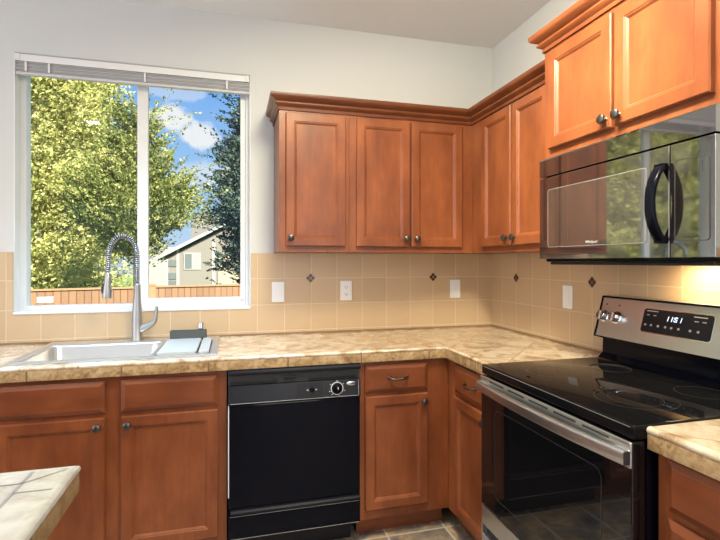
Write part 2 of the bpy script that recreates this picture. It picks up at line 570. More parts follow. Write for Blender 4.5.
M['bark'] = plain('brown_bark', (0.10, 0.065, 0.04), 0.9, vary=0.4, vscale=20)
M['grass'] = plain('lawn_grass', (0.13, 0.19, 0.05), 0.9, vary=0.4, vscale=2)
M['siding'] = plain('taupe_siding', (0.155, 0.142, 0.125), 0.8)
M['cream'] = plain('cream_wall', (0.30, 0.26, 0.19), 0.8)
M['pale_wall'] = plain('pale_siding', (0.22, 0.215, 0.21), 0.8)
M['roof'] = plain('grey_shingle', (0.11, 0.104, 0.096), 0.9, vary=0.25, vscale=12)
M['house_trim'] = plain('white_house_trim', (0.27, 0.265, 0.25), 0.6)
M['house_glass'] = plain('house_window_glass', (0.10, 0.115, 0.12), 0.1)


def fence_mat():
    m, q, b = mat_base('cedar_fence_boards')
    o = q.obj()
    s = q.new('ShaderNodeSeparateXYZ'); q.l.new(o, s.inputs[0])
    mk, rv, rc = tile_mask(q, s.outputs[0], s.outputs[2], 0.14, 9.0, 0.0, -4.0, 0.016)
    n = q.noise(q.mapping(o, scale=(1, 1, 0.1)), 30.0, 4)
    base = q.mix(rv, (0.13, 0.064, 0.030), (0.19, 0.096, 0.047))
    base = q.mix(q.math('MULTIPLY', n, 0.5), base, (0.22, 0.12, 0.062))
    q.l.new(q.mix(mk, (0.05, 0.028, 0.014), base), b.inputs['Base Color'])
    b.inputs['Roughness'].default_value = 0.8
    return m


M['fence'] = fence_mat()
M['fence_rail'] = plain('cedar_rail', (0.26, 0.14, 0.072), 0.8, vary=0.2)

# ------------------------------------------------------------------ the room
HC = 2.745
WX0, WX1, WZ0, WZ1 = -2.735, -1.554, 1.070, 2.412
RX0, RY0 = -5.0, -5.2

m = MB(); m.box(RX0 - 0.14, 0.14, RY0 - 0.14, 0.14, -0.12, 0.0)
struct(m.build('floor', M['floor']))
m = MB(); m.box(RX0 - 0.14, 0.14, RY0 - 0.14, 0.14, HC, HC + 0.15)
struct(m.build('ceiling', M['ceiling']))
m = MB()
for x0, x1, z0, z1 in ((RX0 - 0.14, WX0, 0, HC), (WX1, 0.14, 0, HC), (WX0, WX1, 0, WZ0), (WX0, WX1, WZ1, HC)):
    m.box(x0, x1, 0.0, 0.14, z0, z1)
struct(m.build('wall_back', M['wall']))
m = MB(); m.box(0.0, 0.14, RY0, -0.0005, 0, HC)
struct(m.build('wall_right', M['wall']))
m = MB(); m.box(RX0 - 0.14, RX0, RY0, -0.0005, 0, HC)
struct(m.build('wall_left', M['wall']))
m = MB()
for x0, x1, z0, z1 in ((RX0 - 0.14, -4.3, 0, HC), (-0.9, 0.14, 0, HC), (-4.3, -0.9, 2.3, HC), (-4.3, -0.9, 0, 0.25)):
    m.box(x0, x1, RY0 - 0.14, RY0, z0, z1)
struct(m.build('wall_rear', M['wall']))
w2 = MB(); w2.box(-4.3, -0.9, RY0 - 0.10, RY0 - 0.05, 0.25, 0.31).box(-4.3, -0.9, RY0 - 0.10, RY0 - 0.05, 2.24, 2.3)
for x in (-4.3, -2.63, -0.96): w2.box(x, x + 0.06, RY0 - 0.10, RY0 - 0.05, 0.31, 2.24)
w2 = struct(w2.build('window_2', M['white']))
MB().box(-4.24, -0.96, RY0 - 0.079, RY0 - 0.075, 0.31, 2.24).build('pane', M['glass'], w2)

# backsplash tile, with the window opening left free
TZ0, TZ1 = 0.9185, 1.3885
m = MB()
for x0, x1, z0, z1 in ((-4.2, WX0 - 0.001, TZ0, TZ1), (WX1 + 0.001, -0.0005, TZ0, TZ1), (WX0 - 0.001, WX1 + 0.001, TZ0, WZ0 - 0.002)):
    m.box(x0, x1, -0.008, -0.0004, z0, z1)
t1 = struct(m.build('trim_1', M['tile_back']))
m = MB(); m.box(-0.008, -0.0004, -2.9, -0.0085, TZ0, TZ1)
t2 = struct(m.build('trim_2', M['tile_right']))


def accent(parent, u, z, wall):
    b = MB(); s = 0.0125; g = 0.0017
    for du, dz in ((0, 1), (0, -1), (1, 0), (-1, 0)):
        cu, cz = u + du * (s + g), z + dz * (s + g)
        quad = [(cu + s, cz), (cu, cz + s), (cu - s, cz), (cu, cz - s)]
        b.prism(quad, 1 if wall == 'back' else 0, -0.0098, -0.0076)
    o = b.build('accent_tile', M['accent'], parent)
    o['label'] = 'dark brown four-piece diamond accent tile'


for u in (-1.2085, -0.425): accent(t1, u, 1.242, 'back')
for u in (-0.288, -0.912): accent(t2, u, 1.242, 'right')
m = MB(); m.box(-3.2, -0.009, -0.014, -0.0085, 0.9185, 0.926); m.box(-0.014, -0.0085, -1.056, -0.0145, 0.9185, 0.926)
struct(m.build('trim_3', M['caulk']))

# window 1: white two-pane slider
FY0, FY1 = 0.062, 0.125
m = MB()
m.box(WX0 + 0.0005, WX0 + 0.034, FY0, FY1, WZ0, WZ1, 0.003).box(WX1 - 0.028, WX1 - 0.0005, FY0, FY1, WZ0, WZ1, 0.003)
m.box(WX0 + 0.03, WX1 - 0.03, FY0, FY1, WZ0 + 0.0005, WZ0 + 0.036, 0.003).box(WX0 + 0.03, WX1 - 0.03, FY0, FY1, WZ1 - 0.036, WZ1 - 0.0005, 0.003)
win = struct(m.build('window_1', M['white']))
m = MB()   # right sliding sash
sx0, sx1, sz0, sz1 = -2.166, WX1 - 0.030, WZ0 + 0.03, WZ1 - 0.03
m.box(sx0, sx0 + 0.056, 0.066, 0.098, sz0, sz1, 0.003).box(sx1 - 0.026, sx1, 0.066, 0.098, sz0, sz1, 0.003)
m.box(sx0 + 0.05, sx1 - 0.02, 0.066, 0.098, sz0, sz0 + 0.034, 0.003).box(sx0 + 0.05, sx1 - 0.02, 0.066, 0.098, sz1 - 0.04, sz1, 0.003)
sash = m.build('sash', M['white'], win)
MB().box(sx0 + 0.05, sx1 - 0.02, 0.080, 0.084, sz0 + 0.03, sz1 - 0.03).build('pane', M['glass'], sash)
MB().box(-1.612, -1.590, 0.052, 0.066, 1.115, 1.127, 0.003).build('latch', M['chrome'], sash)
MB().box(WX0 + 0.03, -2.13, 0.104, 0.108, WZ0 + 0.03, WZ1 - 0.03).build('pane', M['glass'], win)
MB().box(-2.668, -2.588, 0.1025, 0.1038, 1.118, 1.152).build('sticker', M['sticker'], win)
m = MB()   # painted reveal and sill lining of the opening
m.box(WX0 + 0.0004, WX0 + 0.006, 0.0, 0.0615, WZ0 + 0.012, WZ1 - 0.001).box(WX1 - 0.006, WX1 - 0.0004, 0.0, 0.0615, WZ0 + 0.012, WZ1 - 0.001)
m.build('reveal', M['white'], win)
MB().box(WX0 + 0.0005, WX1 - 0.0005, -0.012, 0.0615, WZ0 - 0.0015, WZ0 + 0.012, 0.003).build('window_sill', M['white'], win)

# raised blind
bl = thing('window_blind', 'white horizontal blind drawn all the way up under the top of the window', 'blind', (-2.146, 0.02, 2.30))
def L(b): return b.bm and b
B0, B1 = -0.582, 0.584
MB().box(B0, B1, -0.018, 0.028, 0.072, 0.108, 0.002).build('headrail', M['blind'], bl)
MB().box(B0, B1, -0.026, -0.019, 0.068, 0.103, 0.0015).build('valance', M['blind'], bl)
MB().box(B0, B1, -0.027, 0.0, 0.1035, 0.1085).build('top_shadow', M['print'], bl)['label'] = 'painted grey shadow line along the top'  # shadow line above the headrail, put in as a grey strip
m = MB()
for k in range(9):
    z = 0.020 + k * 0.0054; w = 0.0125 + 0.002 * ((k * 7) % 3)
    m.box(B0, B1, -w, 0.012, z, z + 0.0026)
m.build('slat_stack', M['blind_slat'], bl)
MB().box(B0, B1, -0.017, 0.013, 0.003, 0.0165, 0.002).build('bottom_rail', M['blind_slat'], bl)
for x in (-0.535, -0.43, 0.03, 0.46):
    MB().box(x - 0.005, x + 0.005, -0.021, -0.0175, 0.018, 0.068, 0.001).build('clip', M['white'], bl)
for s in (-1, 1):
    MB().box(*sorted((s * 0.583, s * 0.560)), -0.030, -0.0265, 0.068, 0.103, 0.002).build('end_cap', M['white'], bl)

# ------------------------------------------------------------------ cabinets
DT = 0.02     # door thickness


def add_raised(b, x0, x1, z0, z1, yb, frame, panel=True):
    """door leaf with a mitred frame and recessed panel, facing -y; yb = back plane"""
    yf = yb - DT
    def ring(i, y):
        return [(x0 + i, y, z0 + i), (x1 - i, y, z0 + i), (x1 - i, y, z1 - i), (x0 + i, y, z1 - i)]
    if panel:
        rings = [ring(0, yb), ring(0, yf + 0.004), ring(0.004, yf), ring(frame - 0.006, yf), ring(frame - 0.003, yf + 0.003),
                 ring(frame, yf + 0.003), ring(frame + 0.0075, yf + 0.010), ring(frame + 0.009, yf + 0.010)]
    else:
        rings = [ring(0, yb), ring(0, yf + 0.010), ring(0.003, yf + 0.008), ring(0.017, yf + 0.001), ring(0.019, yf)]
    b.loops(rings)


def knob(parent, x, y, z):
    b = MB()
    b.lathe([(0.0075, 0), (0.0075, 0.002), (0.0045, 0.005), (0.0045, 0.012), (0.0145, 0.015), (0.0175, 0.020), (0.0165, 0.025), (0.010, 0.029), (0.001, 0.030)],
            (x, y, z), (0, -1, 0), 20)
    return b.build('knob', M['pewter'], parent, 40)


def pull(parent, x, y, z, w=0.096):
    pts = []
    for k in range(13):
        t = -1 + 2 * k / 12
        pts.append((x + t * w / 2, y - 0.004 - 0.024 * (1 - t * t) ** 0.6 if abs(t) < 1 else y + 0.001, z - 0.006 * (1 - t * t)))
    rs = [0.0065 if abs(-1 + 2 * k / 12) > 0.9 else 0.0052 for k in range(13)]
    b = MB(); b.tube(pts, rs, 10)
    for s in (-1, 1):
        b.lathe([(0.008, 0), (0.008, 0.003), (0.004, 0.006)], (x + s * w / 2, y, z), (0, -1, 0), 14)
    return b.build('pull_handle', M['pewter'], parent, 50)


def door(parent, x0, x1, z0, z1, yb, kx=None, kz=None, frame=0.048):
    b = MB(); add_raised(b, x0, x1, z0, z1, yb, frame)
    d = b.build('door', M['wood'], parent)
    if kx is not None: knob(d, kx, yb - DT + 0.001, kz)
    return d


def drawer(parent, x0, x1, z0, z1, yb, px=None, name='drawer'):
    b = MB(); add_raised(b, x0, x1, z0, z1, yb, 0, panel=False)
    d = b.build(name, M['wood_h'], parent)
    if px is not None: pull(d, px, yb - DT + 0.001, (z0 + z1) / 2 + 0.005)
    return d


CD = 0.605   # base carcass depth
KZ = 0.10


def base_cabinet(label, loc, rotz, w, group=None):
    t = thing('base_cabinet', label, 'cabinet', loc, rotz, group)
    b = MB()
    b.box(0, w, -CD, -0.010, KZ, 0.700)
    b.box(0, w, -CD, -CD + 0.022, 0.700, 0.8605)          # front frame behind the drawers
    b.box(0, 0.018, -CD + 0.022, -0.010, 0.700, 0.8605).box(w - 0.018, w, -CD + 0.022, -0.010, 0.700, 0.8605)
    b.build('cabinet_body', M['wood'], t)
    MB().box(0.002, w - 0.002, -CD + 0.07, -CD + 0.085, 0.001, KZ).build('toe_kick', M['wood_h'], t)
    return t


R90 = -PI / 2
c = base_cabinet('reddish-brown double-door cabinet with two flat drawer fronts under the sink', (-2.60, 0, 0), 0, 0.920)
for x0, x1, kx in ((0.039, 0.431, 0.406), (0.491, 0.883, 0.520)):
    drawer(c, x0, x1, 0.708, 0.842, -CD, None, 'drawer_front')
    door(c, x0, x1, 0.128, 0.690, -CD, kx, 0.655)
c = base_cabinet('narrow wood cabinet with one drawer and one door right of the dishwasher', (-1.0675, 0, 0), 0, 0.4615)
drawer(c, 0.0245, 0.345, 0.708, 0.842, -CD, 0.186)
door(c, 0.0245, 0.345, 0.148, 0.692, -CD, 0.320, 0.655)
c = base_cabinet('wood cabinet with drawer and door between the corner and the stove', (0, -0.6065, 0), R90, 0.4480)
drawer(c, 0.095, 0.430, 0.708, 0.842, -CD, 0.268)
door(c, 0.095, 0.430, 0.128, 0.690, -CD, 0.400, 0.655)
c = base_cabinet('wood drawer cabinet at the near right side of the stove', (0, -1.8295, 0), R90, 0.72)
for z0, z1 in ((0.724, 0.853), (0.430, 0.704), (0.130, 0.412)):
    drawer(c, 0.036, 0.68, z0, z1, -CD, 0.358)
c = base_cabinet('wood base cabinet left of the sink, mostly out of the picture', (-3.53, 0, 0), 0, 0.929)
for x0, x1, kx in ((0.039, 0.431, 0.406), (0.491, 0.883, 0.520)):
    drawer(c, x0, x1, 0.708, 0.842, -CD, (x0 + x1) / 2)
    door(c, x0, x1, 0.128, 0.690, -CD, kx, 0.655)

# uppers
UD = 0.321


def wall_cabinet(label, loc, rotz, w, z0, z1, d=UD):
    t = thing('wall_cabinet', label, 'cabinet', (loc[0], loc[1], z0), rotz)
    MB().box(0, w, -d, -0.0012, 0, z1 - z0, 0.001, 1).build('cabinet_body', M['wood'], t)
    return t


UZ0, UZ1 = 1.3895, 2.185
c = wall_cabinet('single-door wall cabinet next to the window', (-1.423, 0), 0, 0.3725, UZ0, UZ1)
door(c, 0.034, 0.351, 0.031, 0.722, -UD, 0.058, 0.073)
c = wall_cabinet('double-door wall cabinet on the back wall, running into the corner', (-1.050, 0), 0, 1.0485, UZ0, UZ1)
door(c, 0.038, 0.343, 0.031, 0.722, -UD, 0.320, 0.075)
door(c, 0.352, 0.661, 0.031, 0.722, -UD, 0.380, 0.075)
c = wall_cabinet('orange-brown double-door wall cabinet on the right wall between corner and microwave', (0, -0.3225), R90, 0.7345, UZ0, UZ1)
door(c, 0.139, 0.419, 0.031, 0.722, -UD, 0.390, 0.068)
door(c, 0.431, 0.712, 0.031, 0.722, -UD, 0.460, 0.068)

CROWN = [(0.0005, 2.126), (0.007, 2.126), (0.008, 2.136), (0.005, 2.1395), (0.006, 2.143), (0.0215, 2.1535), (0.0235, 2.157), (0.0225, 2.163), (0.0175, 2.1655),
         (0.019, 2.169), (0.040, 2.1815), (0.0445, 2.187), (0.046, 2.193), (0.046, 2.204), (0.0005, 2.204)]
b = MB()
b.sweep([(-1.4235, -0.002), (-1.4235, -UD - 0.0005), (-UD - 0.0005, -UD - 0.0005), (-UD - 0.0005, -1.056)], CROWN)
tag(b.build('crown_moulding', M['wood_crown_shaded'], None, 30, (-0.9, -0.34, 2.126)),
    'stepped wood crown moulding, darkened for shade, running around the tops of the corner wall cabinets', 'moulding')

MD = 0.375
c = wall_cabinet('orange wood double-door cabinet mounted high above the microwave, with its own crown', (0, -1.0585), R90, 0.7615, 1.7695, 2.285, MD)
door(c, 0.045, 0.384, 0.035, 0.432, -MD, 0.360, 0.068)
door(c, 0.398, 0.738, 0.035, 0.432, -MD, 0.422, 0.068)
b = MB()
W = 0.7615
dz = 2.226 - 2.128 - 1.7695
b.sweep([(-0.0005, -0.002), (-0.0005, -MD - 0.0005), (W + 0.0005, -MD - 0.0005), (W + 0.0005, -0.002)], [(o * 1.05, z + dz) for o, z in CROWN])
b.build('crown_moulding', M['wood_h'], c, 30)

# ------------------------------------------------------------------ countertops
CT0, CT1 = 0.8615, 0.9175
HX0, HX1, HY0, HY1 = -2.530, -1.742, -0.560, -0.048
ct = thing('countertop', 'L-shaped beige stone-tile countertop holding the sink and turning the corner to the stove', 'countertop', (-1.2, -0.3, CT0))


def shifted(b, o):
    bmesh.ops.translate(b.bm, verts=b.bm.verts[:], vec=-Vector(o.location)); return b


b = MB()
b.grid_slab([-3.55, HX0, HX1, -0.6175, -0.0095], [-1.0565, -0.6175, HY0, HY1, -0.0095], 0.880, CT1,
            [(HX0, HX1, HY0, HY1), (-3.55, -0.6175, -1.0565, -0.6175)])
shifted(b, ct).build('tile_top', M['counter'], ct)
NZ = 0.9025
prof = [(0.0, CT0), (0.0165, CT0), (0.0175, CT0 + 0.002), (0.0175, NZ - 0.0015), (0.0165, NZ - 0.0005), (0.0, NZ - 0.0005)]
nose = [(0.0, NZ), (0.0175, NZ), (0.0195, NZ + 0.003), (0.0200, NZ + 0.008), (0.0180, NZ + 0.013), (0.0125, CT1 + 0.0012), (0.004, CT1 + 0.0012), (0.0, CT1 + 0.0004)]
b = MB(); b.sweep([(-3.55, -0.6175), (-0.6175, -0.6175)], prof)
shifted(b, ct).build('edge_tile', M['edge_x'], ct, 40)
b = MB(); b.sweep([(-0.6175, -0.6175), (-0.6175, -1.0565)], prof)
shifted(b, ct).build('edge_tile', M['edge_y'], ct, 40)
b = MB(); b.sweep([(-3.55, -0.6175), (-0.6175, -0.6175), (-0.6175, -1.0565)], nose)
shifted(b, ct).build('edge_nose', M['counter'], ct, 50)

ct2 = thing('countertop', 'short beige stone-tile countertop at the near right side of the stove', 'countertop', (-0.3, -2.2, CT0))
b = MB(); b.box(-0.6175, -0.0095, -2.56, -1.8240, 0.880, CT1)
shifted(b, ct2).build('tile_top', M['counter'], ct2)
b = MB(); b.sweep([(-0.6175, -1.8240), (-0.6175, -2.56)], prof)
shifted(b, ct2).build('edge_tile', M['edge_y'], ct2, 40)
b = MB(); b.sweep([(-0.6175, -1.8240), (-0.6175, -2.56)], nose)
shifted(b, ct2).build('edge_nose', M['counter'], ct2, 50)

# island
isl = thing('kitchen_island', 'kitchen island with pale stone-tile top, only its corner showing at lower left', 'island', (-2.6, -2.5, 0))
IX1, IY1 = -1.981, -1.719
b = MB(); b.box(-3.4, IX1, -3.5, IY1, 0.880, CT1)
shifted(b, isl).build('tile_top', M['counter_pale'], isl)
b = MB(); b.sweep([(-3.4, -3.5), (-3.4, IY1), (IX1, IY1), (IX1, -3.5)][::-1], prof)
shifted(b, isl).build('edge_tile', M['edge_dark'], isl, 40)
b = MB(); b.sweep([(-3.4, -3.5), (-3.4, IY1), (IX1, IY1), (IX1, -3.5)][::-1], nose)
shifted(b, isl).build('edge_nose', M['counter_pale'], isl, 50)
def joint(p, q_, w=0.005):
    p = Vector((*p, CT1 + 0.0004)); q_ = Vector((*q_, CT1 + 0.0004)); d = (q_ - p).normalized(); n_ = Vector((-d.y, d.x, 0)) * w / 2
    b = MB(); b.loops([[p + n_, q_ + n_, q_ - n_, p - n_], [v + Vector((0, 0, 0.0007)) for v in (p + n_, q_ + n_, q_ - n_, p - n_)]])
    return shifted(b, isl).build('grout_joint', M['grout'], isl)
BX, BY = IX1 - 0.062, IY1 - 0.048
joint((BX, -3.4), (BX, IY1 + 0.004), 0.007); joint((-3.3, BY), (BX, BY), 0.004); joint((BX, BY), (IX1 + 0.006, IY1 + 0.006), 0.004)
for k in range(6): joint((BX, -1.806 - 0.305 * k), (IX1 + 0.014, -1.806 - 0.305 * k), 0.004)
for k in range(4): joint((-3.3, BY - 0.31 * (k + 1)), (BX, BY - 0.31 * (k + 1)), 0.005)
for k in range(4): joint((BX - 0.31 * (k + 1), -3.4), (BX - 0.31 * (k + 1), BY), 0.005)
b = MB(); b.box(-3.36, IX1 - 0.03, -3.46, IY1 - 0.03, KZ, 0.8795).box(-3.30, IX1 - 0.09, -3.40, IY1 - 0.09, 0.001, KZ)
shifted(b, isl).build('cabinet_body', M['wood'], isl)
b = MB()
b.box(IX1 - 0.03, IX1 - 0.018, -3.40, IY1 - 0.05, 0.82, 0.84, 0.003)
shifted(b, isl).build('panel_moulding', M['wood_h'], isl)

# ------------------------------------------------------------------ sink and what stands around it
SX0, SX1, SY0, SY1 = -2.552, -1.722, -0.580, -0.030
snk = thing('kitchen_sink', 'stainless steel drop-in sink set in the countertop under the window', 'sink', ((SX0 + SX1) / 2, -0.3, CT1))
bowls = [(-2.512, -2.008, -0.545, -0.150), (-1.986, -1.756, -0.545, -0.150)]
b = MB()
rz = CT1 + 0.0008
xs = sorted({SX0, SX1, *[v for w in bowls for v in w[:2]]}); ys = sorted({SY0, SY1, -0.545, -0.150})
b.grid_slab(xs, ys, rz, rz + 0.008, bowls)
ed = [e for e in b.bm.edges if all(abs(v.co.z - rz - 0.008) < 1e-5 for v in e.verts) and any(abs(f.normal.z) < 0.5 for f in e.link_faces)]
bmesh.ops.bevel(b.bm, geom=ed, offset=0.004, segments=2, affect='EDGES')
shifted(b, snk).build('sink_rim', M['steel_sink'], snk)
for bx in bowls:
    b = MB()
    dpt = 0.19
    rings = []
    for inset, z, r in ((0.0, rz + 0.004, 0.004), (0.003, rz - 0.004, 0.045), (0.012, rz - dpt + 0.03, 0.05), (0.03, rz - dpt + 0.004, 0.05), (0.05, rz - dpt, 0.05)):
        rings.append([(x, y, z) for x, y in rrect(bx[0] + inset, bx[1] - inset, bx[2] + inset, bx[3] - inset, r)])
    b.loops(rings, cap0=False)
    bw = shifted(b, snk).build('bowl', M['steel_sink'], snk, 50)
    b = MB(); cx, cy = (bx[0] + bx[1]) / 2, (bx[2] + bx[3]) / 2
    b.lathe([(0.045, 0.001), (0.043, 0.003), (0.030, 0.003), (0.026, 0.0015), (0.001, 0.0015)], (cx, cy, rz - dpt), (0, 0, 1), 24)
    shifted(b, snk).build('drain', M['chrome'], bw, 40)
# flat cover lying over the small bowl
cb = MB(); cb.prism(rrect(-0.0925, 0.0725, -0.200, 0.200, 0.008), 2, 0.0, 0.009)
o = cb.build('sink_cover', M['board'], None, 30)
o.location = (-1.886, -0.350, rz + 0.0083)
tag(o, 'flat pale grey board covering the small right bowl of the sink', 'board')
o = MB().box(-0.022, 0.022, -0.200, 0.200, 0.0, 0.009, 0.002).build('sink_strip', M['board'])
o.location = (-1.782, -0.350, rz + 0.0083)
tag(o, 'narrow pale strip lying beside the board at the right end of the sink', 'board')

# faucet
fz = rz + 0.0085
fau = thing('kitchen_faucet', 'brushed nickel pull-down faucet with a coiled spring neck behind the sink', 'faucet', (-2.140, -0.082, fz))
b = MB(); b.lathe([(0.030, 0), (0.030, 0.006), (0.0265, 0.012), (0.026, 0.10), (0.0235, 0.16), (0.018, 0.235), (0.0165, 0.275), (0.0165, 0.29), (0.012, 0.295)], (0, 0, 0), (0, 0, 1), 28)
b.build('faucet_body', M['nickel'], fau, 40)
# neck path: straight riser, arch to the left and towards the room, drop
ARC_D = Vector((-0.90, -0.43, 0)).normalized(); AR = 0.068
path = []
for k in range(6): path.append(Vector((0, 0, 0.285 + k * 0.026)))
top0 = 0.285 + 6 * 0.026
for k in range(25):
    a = PI - PI * k / 24
    path.append(ARC_D * (AR + AR * math.cos(a)) + Vector((0, 0, top0 + AR * 1.55 * math.sin(a))))
endp = path[-1]
for k in range(1, 5): path.append(endp + Vector((0, 0, -0.022 * k)) + ARC_D * 0.001 * k)
b = MB(); b.tube(path, 0.0065, 10); b.build('hose', M['hose'], fau, 60)
# coil around the neck
dens = []
for i in range(len(path) - 1):
    for k in range(8): dens.append(path[i].lerp(path[i + 1], k / 8))
cum = [0.0]
for i in range(len(dens) - 1): cum.append(cum[-1] + (dens[i + 1] - dens[i]).length)
turns = int(cum[-1] / 0.0100)
side = Vector((-ARC_D.y, ARC_D.x, 0))
coil = []
NS = turns * 10
for k in range(NS):
    s = cum[-1] * k / (NS - 1)
    i = min(np.searchsorted(cum, s, side='right') - 1, len(dens) - 2)
    i = max(i, 0)
    t = (s - cum[i]) / max(cum[i + 1] - cum[i], 1e-6)
    p = dens[i].lerp(dens[i + 1], min(t, 1))
    d = (dens[min(i + 6, len(dens) - 1)] - dens[max(i - 6, 0)]).normalized()
    nn = side.cross(d).normalized()
    a = 2 * PI * turns * k / (NS - 1)
    coil.append(p + (side * math.cos(a) + nn * math.sin(a)) * 0.0118)
b = MB(); b.tube(coil, 0.0030, 6); b.build('spring_coil', M['spring'], fau, 80)
tip = path[-1]; dn = (ARC_D * 0.03 + Vector((0, 0, -1))).normalized()
b = MB(); b.lathe([(0.013, 0), (0.0155, 0.006), (0.0165, 0.05), (0.021, 0.080), (0.0235, 0.112), (0.0225, 0.126), (0.016, 0.1275)], tip, dn, 22)
sh = b.build('spray_head', M['nickel'], fau, 40)
b = MB(); q0 = tip + dn * 0.055 + ARC_D * 0.0190
b.tube([q0, q0 + dn * 0.02 + ARC_D * 0.004, q0 + dn * 0.045 + ARC_D * 0.004], [0.004, 0.006, 0.004], 8)
b.build('spray_button', M['hose'], sh, 60)
b = MB()
b.tube([(0.010, 0, 0.052), (0.040, -0.004, 0.068), (0.072, -0.008, 0.082), (0.088, -0.010, 0.098), (0.094, -0.011, 0.125), (0.097, -0.0115, 0.175)],
       [0.021, 0.0185, 0.0145, 0.011, 0.009, 0.0085], 14)
b.build('lever_handle', M['nickel'], fau, 60)

o = MB(); o.lathe([(0.021, 0), (0.021, 0.004), (0.0165, 0.008), (0.0165, 0.070), (0.015, 0.078), (0.009, 0.082), (0.001, 0.083)], (0, 0, 0), (0, 0, 1), 24)
o = o.build('air_gap', M['chrome'], None, 40); o.location = (-1.822, -0.060, fz)
tag(o, 'small round chrome air-gap cap behind the sink by the grey caddy', 'air gap')
b = MB(); cw, cd, chh = 0.092, 0.024, 0.048
b.loops([[(x, y, z) for x, y in rrect(-cw + i, cw - i, -cd + i, cd - i, r)] for i, z, r in
         ((0.003, 0, 0.006), (0.0, 0.003, 0.007), (0.0, chh, 0.007), (0.0015, chh + 0.001, 0.006), (0.003, chh, 0.005), (0.003, 0.006, 0.005))])
o = b.build('sponge_caddy', M['grey_plastic'], None, 40); o.location = (-1.880, -0.130, fz)
tag(o, 'low dark grey rectangular caddy at the back edge of the sink', 'caddy')

# ------------------------------------------------------------------ dishwasher
dw = thing('dishwasher', 'black built-in dishwasher between the sink cabinet and the narrow drawer cabinet', 'dishwasher', (-1.6765, 0, 0))
DWW = 0.606
b = MB(); b.box(0.004, DWW - 0.004, -0.585, -0.02, 0.102, 0.858); b.build('tub', M['black_soft'], dw)
b = MB(); b.prism([(-0.585, 0.834), (-0.632, 0.834), (-0.640, 0.838), (-0.643, 0.846), (-0.640, 0.855), (-0.630, 0.8605), (-0.585, 0.8605)], 0, 0.002, DWW - 0.002)
b.build('top_trim', M['panel'], dw, 40)
b = MB(); b.box(0.002, DWW - 0.002, -0.622, -0.585, 0.790, 0.8335).build('vent_recess', M['slot'], dw)
MB().box(0.25, 0.30, -0.632, -0.6225, 0.806, 0.820, 0.003).build('latch_handle', M['black_soft'], dw)
for a_, b_ in ((0.36, 0.585), (0.012, 0.22)): MB().box(a_, b_, -0.633, -0.6225, 0.800, 0.806, 0.002).build('vent_bar', M['black_soft'], dw)
b = MB(); b.prism([(-0.585, 0.706), (-0.640, 0.706), (-0.647, 0.712), (-0.640, 0.789), (-0.585, 0.789)], 0, 0.003, DWW - 0.003)
cp = b.build('control_panel', M['panel'], dw)
def cpy(z): return -0.647 + (z - 0.712) / 0.077 * 0.007
def on_cp(b, x0, x1, z0, z1, t=0.0012):
    b.loops([[(x0, cpy(z0) + 0.0005, z0), (x1, cpy(z0) + 0.0005, z0), (x1, cpy(z1) + 0.0005, z1), (x0, cpy(z1) + 0.0005, z1)],
             [(x0, cpy(z0) - t, z0), (x1, cpy(z0) - t, z0), (x1, cpy(z1) - t, z1), (x0, cpy(z1) - t, z1)]])
    return b
b = on_cp(MB(), 0.308, 0.425, 0.716, 0.784, 0.0008); b.build('switch_panel', M['black_soft'], cp)
b = on_cp(MB(), 0.012, 0.594, 0.7125, 0.7142); b.build('chrome_line', M['print'], cp)
b = on_cp(MB(), 0.5925, 0.594, 0.715, 0.786); b.build('chrome_line', M['print'], cp)
b = MB(); b.lathe([(0.0295, 0), (0.0295, 0.003), (0.0265, 0.003), (0.0265, 0.0)], (0.490, cpy(0.751) + 0.001, 0.751), (0, -1, 0.07), 32)
b.build('dial_ring', M['print_white'], cp, 30)
b = MB(); b.lathe([(0.0262, 0), (0.0245, 0.008), (0.0150, 0.010), (0.0130, 0.024), (0.010, 0.026), (0.001, 0.0262)], (0.490, cpy(0.751) + 0.001, 0.751), (0, -1, 0.07), 28)
dial = b.build('dial', M['black'], cp, 40)
b = MB(); b.box(0.4885, 0.4915, cpy(0.751) - 0.0262, cpy(0.751) - 0.024, 0.752, 0.763); b.build('dial_pointer', M['print_white'], dial)
for k in range(7):
    a = math.radians(200 - k * 55)
    x, z = 0.490 + 0.037 * math.cos(a), 0.751 + 0.034 * math.sin(a)
    on_cp(MB(), x - 0.003, x + 0.003, z - 0.0018, z + 0.0018).build('dial_mark', M['print'], cp)
b = MB()
y = cpy(0.752) - 0.001
b.lathe([(0.011, -0.002), (0.010, 0.012), (0.001, 0.0125)], (0.372, y, 0.752), (0, -1, 0), 18)
b.build('selector_knob', M['black'], cp, 40)
for s in (-1, 1):
    MB().prism([(0.372 + s * 0.016, 0.757), (0.372 + s * 0.016, 0.747), (0.372 + s * 0.026, 0.752)], 1, y - 0.0005, y + 0.0015).build('selector_arrow', M['print'], cp)
b = MB(); b.lathe([(1.0, 0), (1.0, 0.004), (0.9, 0.005)], (0, 0, 0), (0, -1, 0), 28)
for v in b.bm.verts: v.co = Vector((0.558 + v.co.x * 0.0235, cpy(0.770) + v.co.y * 0.6, 0.770 + v.co.z * 0.0095))
bd = b.build('badge', M['chrome'], cp, 40)
text_mesh('badge_lettering', 'Whirlpool', 0.0105, M['display'], bd, facing_front(0.558, cpy(0.770) - 0.0032, 0.7698), shear=0.25)
b = MB(); b.box(0.003, DWW - 0.003, -0.638, -0.585, 0.246, 0.7045, 0.006)
drp = b.build('door', M['black'], dw)
b = MB(); b.box(0.0018, 0.0062, -0.6395, -0.600, 0.300, 0.704); b.build('edge_strip', M['print_white'], drp)
b = MB(); b.prism([(-0.60, 0.222), (-0.640, 0.222), (-0.652, 0.228), (-0.655, 0.236), (-0.650, 0.244), (-0.638, 0.2455), (-0.60, 0.2455)], 0, 0.012, DWW - 0.006)
b.build('door_lip', M['black_soft'], drp, 40)
